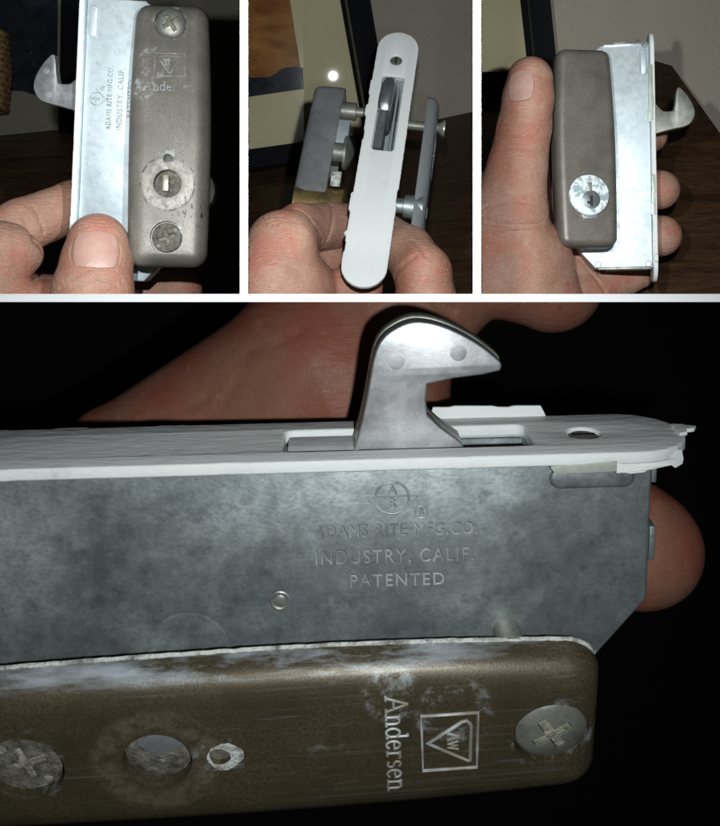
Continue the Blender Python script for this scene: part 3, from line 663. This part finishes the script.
class Hand:
    def __init__(s): s.pr = []; s.cr = []; s.cuts = []; s.nails = []; s.pc = []; s.pn = []
    def chain(s, pts, k=4.0, flat=None):
        """pts: (px, py, depth, radius in picture units)"""
        q = [(J(*p[:3]), p[3] * p[2] / F) for p in pts]
        for i in range(len(q) - 1): s.pr.append((q[i][0], q[i + 1][0], q[i][1], q[i + 1][1], k if i == 0 else 2.5))
    def crease(s, pts, depth=.8, width=.9):
        s.pc.append((pts, depth, width))
    def hit(s, px, py):
        d = np.array([[(px - CX) / F, 1, (CY - py) / F]]); t = 120.0
        for i in range(120):
            v = float(s.sdf((d * t).astype(np.float32))[0]); t += v * .8
            if abs(v) < .02: return (d * t)[0]
            if t > 1000: break
        return None
    def sdf(s, P):
        d = None
        for a, b, ra, rb, k in s.pr:
            ba = (b - a).astype(np.float32); pa = P - a.astype(np.float32)
            t = np.clip(pa @ ba / float(ba @ ba), 0, 1)
            di = np.sqrt(((pa - t[..., None] * ba) ** 2).sum(-1)) - (ra + t * (rb - ra)).astype(np.float32)
            d = di if d is None else smin(d, di, np.float32(k))
        return d
    def detail(s, P, d):
        for pts, dep, wid in s.cr:
            lo = np.min(pts, 0) - 4 * wid; hi = np.max(pts, 0) + 4 * wid
            m = np.all((P > lo) & (P < hi), axis=-1)
            if not m.any(): continue
            Q = P[m]; best = np.full(len(Q), 1e9)
            for a, b in zip(pts[:-1], pts[1:]):
                ba = b - a; t = np.clip((Q - a) @ ba / (ba @ ba), 0, 1); best = np.minimum(best, np.sqrt(((Q - a - t[:, None] * ba) ** 2).sum(-1)))
            d[m] += dep * np.exp(-(best / wid) ** 2)
        for n, c in s.cuts: d = np.maximum(d, P @ np.array(n) - c)
        return d
    def full(s, P): return s.detail(P, s.sdf(P.astype(np.float32)).astype(np.float64))
    def build(s, name, m, res):
        for pts, dp, wd in s.pc:
            q = []
            for p in pts:
                hh = s.hit(p[0], p[1])
                if hh is not None and (not q or abs(hh[1] - q[-1][1]) < 14): q.append(hh)
            if len(q) > 1: s.cr.append((q, dp * 1.5, wd))
        for a in s.pn: s.place_nail(*a)
        lo = np.min([np.minimum(a - ra, b - rb) for a, b, ra, rb, k in s.pr], 0) - 3; hi = np.max([np.maximum(a + ra, b + rb) for a, b, ra, rb, k in s.pr], 0) + 3
        for n, c in s.cuts:
            n = np.array(n)
            if n[2] == -1: lo[2] = max(lo[2], -c - 2)
            if n[2] == 1: hi[2] = min(hi[2], c + 2)
        N = np.ceil((hi - lo) / res).astype(int) + 1
        ax = [lo[i] + res * np.arange(N[i]) for i in range(3)]
        v = np.empty(N, np.float32)
        for i0 in range(0, N[0], 24):
            X, Y, Z = np.meshgrid(ax[0][i0:i0 + 24], ax[1], ax[2], indexing='ij'); P = np.stack([X, Y, Z], -1).astype(np.float32)
            d = s.sdf(P)
            for n, c in s.cuts: d = np.maximum(d, P @ np.array(n, np.float32) - np.float32(c))
            v[i0:i0 + 24] = d
        ins = v < 0
        nx, ny, nz = N - 1
        cnt = np.zeros((nx, ny, nz), np.float32); acc = np.zeros((nx, ny, nz, 3), np.float32)
        for axis in range(3):
            o1 = [a for a in range(3) if a != axis]
            for i in (0, 1):
                for j in (0, 1):
                    sl0 = [None] * 3; sl1 = [None] * 3
                    sl0[axis] = slice(0, N[axis] - 1); sl1[axis] = slice(1, N[axis])
                    for a, b in zip(o1, (i, j)): sl0[a] = sl1[a] = slice(b, N[a] - 1 + b)
                    a0 = v[tuple(sl0)]; a1 = v[tuple(sl1)]; c = (a0 < 0) != (a1 < 0)
                    t = np.where(c, a0 / np.where(c, a0 - a1, 1), 0)
                    cnt += c; acc[..., axis] += t
                    for a, b in zip(o1, (i, j)): acc[..., a] += c * np.float32(b)
        act = cnt > 0; idx = -np.ones((nx, ny, nz), np.int64); idx[act] = np.arange(act.sum())
        cell = np.argwhere(act); V = lo + res * (cell + acc[act] / cnt[act][:, None])
        quads = []
        for axis in range(3):
            o1, o2 = [(1, 2), (2, 0), (0, 1)][axis]
            sl0 = [slice(None)] * 3; sl1 = [slice(None)] * 3; sl0[axis] = slice(0, N[axis] - 1); sl1[axis] = slice(1, N[axis])
            a0 = ins[tuple(sl0)]; a1 = ins[tuple(sl1)]
            for flip, msk in ((0, a0 & ~a1), (1, ~a0 & a1)):
                e = np.argwhere(msk); e = e[(e[:, o1] > 0) & (e[:, o2] > 0) & (e[:, o1] < N[o1] - 1) & (e[:, o2] < N[o2] - 1)]
                q = []
                for d1, d2 in ((1, 1), (0, 1), (0, 0), (1, 0)):
                    c = e.copy(); c[:, o1] -= d1; c[:, o2] -= d2; q.append(idx[c[:, 0], c[:, 1], c[:, 2]])
                q = np.stack(q, 1); quads.append(q if not flip else q[:, ::-1])
        Q = np.concatenate(quads); Q = Q[(Q >= 0).all(1)]
        for it in range(3):
            d = s.full(V); g = np.stack([s.full(V + e) - s.full(V - e) for e in np.eye(3) * .25], 1) / .5
            gl = np.maximum((g ** 2).sum(1), .2); V = V - g * np.clip(d / gl, -1, 1)[:, None]
        me = bpy.data.meshes.new(name); W0 = V * U; W0[:, 2] += ZE * U
        org = W0.mean(0); org[2] = W0[:, 2].min(); W0 = W0 - org
        me.vertices.add(len(V)); me.vertices.foreach_set('co', W0.ravel())
        me.loops.add(Q.size); me.loops.foreach_set('vertex_index', Q.ravel().astype(np.int32))
        me.polygons.add(len(Q)); me.polygons.foreach_set('loop_start', np.arange(0, Q.size, 4, dtype=np.int32)); me.polygons.foreach_set('loop_total', np.full(len(Q), 4, np.int32))
        me.update(calc_edges=True); me.validate(); me.polygons.foreach_set('use_smooth', [True] * len(me.polygons)); me.materials.append(m)
        o = bpy.data.objects.new(name, me); o.location = org; col.objects.link(o)
        for (c, along, L_, wd, Rr, tilt) in s.nails: s.make_nail(o, org, c, along, L_, wd, Rr, tilt)
        return o
    def nail(s, px, py, along, L_, wd, Rr, side=0.0): s.pn.append((px, py, along, L_, wd, Rr, side))
    def place_nail(s, px, py, along, L_, wd, Rr, side):
        """nail on the skin where the line of sight meets it; along = direction to the fingertip"""
        c = s.hit(px, py); e = np.eye(3) * .6
        n = np.array([float(s.sdf((c + k)[None].astype(np.float32))[0] - s.sdf((c - k)[None].astype(np.float32))[0]) for k in e])
        a = np.array(along, float); a -= (a @ n) * n / (n @ n); a /= np.linalg.norm(a); n -= (n @ a) * a; n /= np.linalg.norm(n)
        s.nails.append((c + n * .1, a, L_, wd, Rr, n))
        b = np.cross(a, n)
        ring = []
        for i in range(25):
            th = math.radians(160 + 220 * i / 24)
            x = math.cos(th) * (wd / 2 + .4); y = math.sin(th) * (L_ / 2 + .3)
            ang = x / Rr
            ring.append(c + a * y + b * Rr * math.sin(ang) + n * (Rr * math.cos(ang) - Rr))
        s.cr.append((ring, 1.1, 1.0))
    def make_nail(s, o, org, c, a, L_, wd, Rr, n):
        b = np.cross(a, n); V, Fc = [], []; nu, nv = 15, 15
        for lay, off in ((0, .35), (1, -1.0)):
            for i in range(nu):
                for j in range(nv):
                    u = -1 + 2 * i / (nu - 1); w = -1 + 2 * j / (nv - 1)
                    # squircle outline
                    x = u * math.sqrt(max(0, 1 - .30 * w * w)); y = w * math.sqrt(max(0, 1 - .30 * u * u))
                    ang = x * wd / 2 / Rr; lift = off + .5 - 1.25 * y * y
                    p = c + a * (y * L_ / 2) + b * Rr * math.sin(ang) + n * (Rr * math.cos(ang) - Rr + lift); V.append(p)
        def id_(l, i, j): return l * nu * nv + i * nv + j
        for i in range(nu - 1):
            for j in range(nv - 1):
                Fc.append((id_(0, i, j), id_(0, i + 1, j), id_(0, i + 1, j + 1), id_(0, i, j + 1))); Fc.append((id_(1, i, j), id_(1, i, j + 1), id_(1, i + 1, j + 1), id_(1, i + 1, j)))
        for i in range(nu - 1):
            for j in (0, nv - 1): Fc.append((id_(0, i, j), id_(0, i + 1, j), id_(1, i + 1, j), id_(1, i, j)))
        for j in range(nv - 1):
            for i in (0, nu - 1): Fc.append((id_(0, i, j), id_(0, i, j + 1), id_(1, i, j + 1), id_(1, i, j)))
        me = bpy.data.meshes.new('thumbnail'); me.from_pydata([tuple(np.array([p[0] * U, p[1] * U, (p[2] + ZE) * U]) - org) for p in V], [], Fc)
        bm = bmesh.new(); bm.from_mesh(me); bmesh.ops.recalc_face_normals(bm, faces=bm.faces); bm.to_mesh(me); bm.free(); smooth(me, 60)
        finish(bpy.data.objects.new('thumbnail', me), o, M['nail'])

def plane_cut(px, side):          # keep the side of the partition ray plane (side=+1 keeps larger px)
    n = np.array([1.0, -(px - CX) / F, 0]); n /= np.linalg.norm(n); return (tuple(-side * n), 0.0)

# hand pressing with the thumb (upper left compartment)
h1 = Hand()
h1.chain([(98, 244, 526, 30.5), (97, 262, 524, 35), (93, 292, 521, 40), (88, 325, 521, 41), (70, 380, 535, 48)], 4)
h1.chain([(120, 196, 592, 22), (74, 206, 584, 25), (22, 226, 566, 27), (-18, 250, 556, 31), (-70, 300, 560, 40)], 4)
h1.chain([(24, 254, 545, 19), (6, 254, 541, 32), (-14, 282, 540, 38), (-60, 330, 550, 50)], 3)
h1.chain([(-10, 312, 534, 34), (16, 316, 540, 34), (50, 316, 556, 36)], 5)
h1.chain([(-40, 330, 560, 60), (60, 330, 585, 55), (120, 312, 596, 26), (150, 296, 592, 23), (180, 291, 588, 22.5)], 6)
for k, (y, w, dp) in enumerate(((281, 30, .5), (285, 33, .7), (277, 24, .35))):
    h1.crease([(93 - w + j * w / 4, y + 4 * math.sin(j * .8 + k) - 3 * math.sin(j / 8 * 3.14), 521 - 21.5 * math.sqrt(max(.02, 1 - ((j - 4) / 4.25) ** 2 * .92))) for j in range(9)], dp, .8)
h1.crease([(70 + i * 7, 224 - 4.5 * math.sin(i / 8 * 3.14), 524 - 14.5 * math.sin(.35 + i / 8 * 2.4)) for i in range(9)], .6, 1.0)
h1.crease([(22, 212, 552), (28, 224, 549), (34, 240, 549), (43, 250, 552)], 1.6, 1.6)
h1.crease([(33, 206, 550), (40, 220, 551), (44, 233, 556)], .7, 1.0)
h1.nail(95.5, 249, (0.04, 0, 1), 20, 25.0, 19.5)
h1.cuts = [((0, 0, -1), -HT)]
o = h1.build('hand', M['skin'], .95); tag(o, 'bare hand whose thumb with short broad nail lies on the silver case', 'hand')

# hand holding the lock upright by its edges (upper middle compartment)
h2 = Hand()
h2.chain([(262, 330, 560, 52), (272, 285, 556, 42), (282, 246, 562, 35), (300, 229, 582, 25.5), (330, 226, 604, 23), (362, 224, 622, 20)], 4)
h2.chain([(250, 345, 560, 50), (300, 292, 566, 38), (318, 300, 576, 30)], 8)
h2.chain([(300, 264, 604, 24), (326, 262, 612, 18), (356, 258, 622, 17)], 3)
h2.chain([(310, 300, 592, 30), (345, 289, 572, 20), (366, 287, 570, 17)], 4)
h2.chain([(420, 340, 590, 42), (426, 300, 578, 30), (423, 273, 576, 28.5), (408, 252, 592, 26), (386, 238, 612, 23), (368, 226, 622, 20)], 3)
h2.chain([(300, 360, 600, 60), (420, 350, 610, 50)], 8)
h2.crease([(331, 205, 592), (333, 216, 585), (331, 228, 584), (327, 240, 590)], .9, 1.1)
h2.crease([(293, 208, 570), (306, 214, 562), (315, 226, 561), (322, 242, 570)], .7, 1.2)
h2.crease([(394, 277, 588), (400, 268, 578), (408, 261, 572), (415, 256, 572)], .9, 1.4)
h2.crease([(412, 240, 573), (420, 247, 560), (426, 256, 552)], .6, 1.2)
h2.crease([(324, 250, 580), (327, 262, 582), (331, 274, 584), (341, 287, 592)], 1.2, 1.2)
for k in range(7): h2.crease([(255 + k * 6, 212 + abs(k - 4) * 2, 552 - k), (262 + k * 5, 222 + k * 2, 540)], .35, .7)
h2.cuts = [((0, 0, -1), -HT), plane_cut(248.4, 1)]
o = h2.build('hand', M['skin'], .95); tag(o, 'bare hand holding the white faced lock upright between curled fingers', 'hand')

# hand wrapped round the lock from behind (upper right compartment)
h3 = Hand()
h3.chain([(530, 80, 668, 23), (528, 98, 667, 25.5), (524, 128, 667, 27), (517, 168, 668, 30), (508, 215, 672, 40), (505, 270, 690, 62), (490, 340, 700, 85)], 4)
h3.chain([(535, 262, 690, 36), (535, 320, 700, 55)], 10)
h3.chain([(545, 255, 735, 30), (600, 262, 748, 26), (640, 262, 745, 18)], 6)
h3.chain([(560, 300, 730, 30), (610, 285, 745, 20), (640, 276, 748, 13)], 4)
h3.chain([(540, 190, 748, 26), (610, 190, 758, 22), (648, 190, 742, 20), (660, 190, 733, 19.5)], 4)
h3.chain([(540, 232, 748, 26), (610, 236, 758, 22), (650, 236, 742, 21), (661, 236, 733, 20.5)], 4)
h3.chain([(540, 150, 750, 22), (610, 140, 760, 20), (650, 136, 746, 17)], 4)
def across(px0, px1, py, dfn, n=9, bow=3): return [(px0 + (px1 - px0) * i / (n - 1), py + bow * math.sin(math.pi * i / (n - 1)), dfn(-1 + 2 * i / (n - 1))) for i in range(n)]
rr = lambda d, r: (lambda u: d - r * math.sqrt(max(.03, 1 - (u * .93) ** 2)))
for k, (y, a, b, dp, bw) in enumerate(((118, 500, 552, .55, 4), (123, 499, 551, .8, 2), (128, 498, 552, .8, 3), (133, 497, 551, .7, 2), (138, 497, 550, .45, 5), (151, 493, 547, .35, -3), (166, 490, 546, .35, 4))):
    h3.crease(across(a, b, y, rr(667, 18.5), bow=bw), dp, .9)
for k, (y, a, b, dp) in enumerate(((196, 483, 545, .4), (207, 484, 545, .5), (220, 486, 552, .45), (236, 492, 560, .5), (249, 490, 566, .4), (262, 490, 570, .4))):
    h3.crease(across(a, b, y, rr(672 + k * 2, 27 + k * 2.4), bow=(-1) ** k * 5), dp, 1.1)
h3.crease([(577, 256, 715), (590, 270, 722), (600, 284, 728), (606, 294, 730)], 1.4, 1.3)
h3.nail(520.5, 85.5, (-.06, 0, 1), 21.5, 17.5, 18)
h3.cuts = [((0, 0, -1), -HT), plane_cut(481.4, 1)]
o = h3.build('hand', M['skin'], .95); tag(o, 'bare hand with long upright thumb gripping the keyhole lock round its back', 'hand')

# hand behind the large lock (lower compartment)
h4 = Hand()
h4.chain([(-60, 585, 300, 50), (120, 462, 288, 58), (330, 382, 286, 108), (350, 400, 284, 100)], 6)
h4.chain([(330, 372, 288, 100), (395, 300, 286, 84), (470, 252, 284, 64), (510, 262, 282, 56), (552, 282, 280, 51)], 6)
h4.chain([(320, 430, 305, 85), (430, 505, 282, 68), (540, 540, 260, 62), (600, 543, 253, 62), (626, 543, 250, 63), (644, 550, 250, 58)], 6)
h4.crease([(150, 420, 246), (180, 412, 245), (205, 400, 244)], .22, 1.4)
h4.crease([(190, 432, 247), (215, 412, 243), (235, 384, 243)], .2, 1.5)
h4.crease([(250, 350, 246), (275, 345, 243), (300, 330, 243)], .2, 1.6)
h4.crease([(436, 302, 252), (452, 312, 251), (486, 326, 253)], 1.0, 1.2)
h4.cuts = [((0, 0, 1), -HT)]
o = h4.build('hand', M['skin_warm'], .62); tag(o, 'reddish bare hand behind the large lock with one fingertip past its end', 'hand')
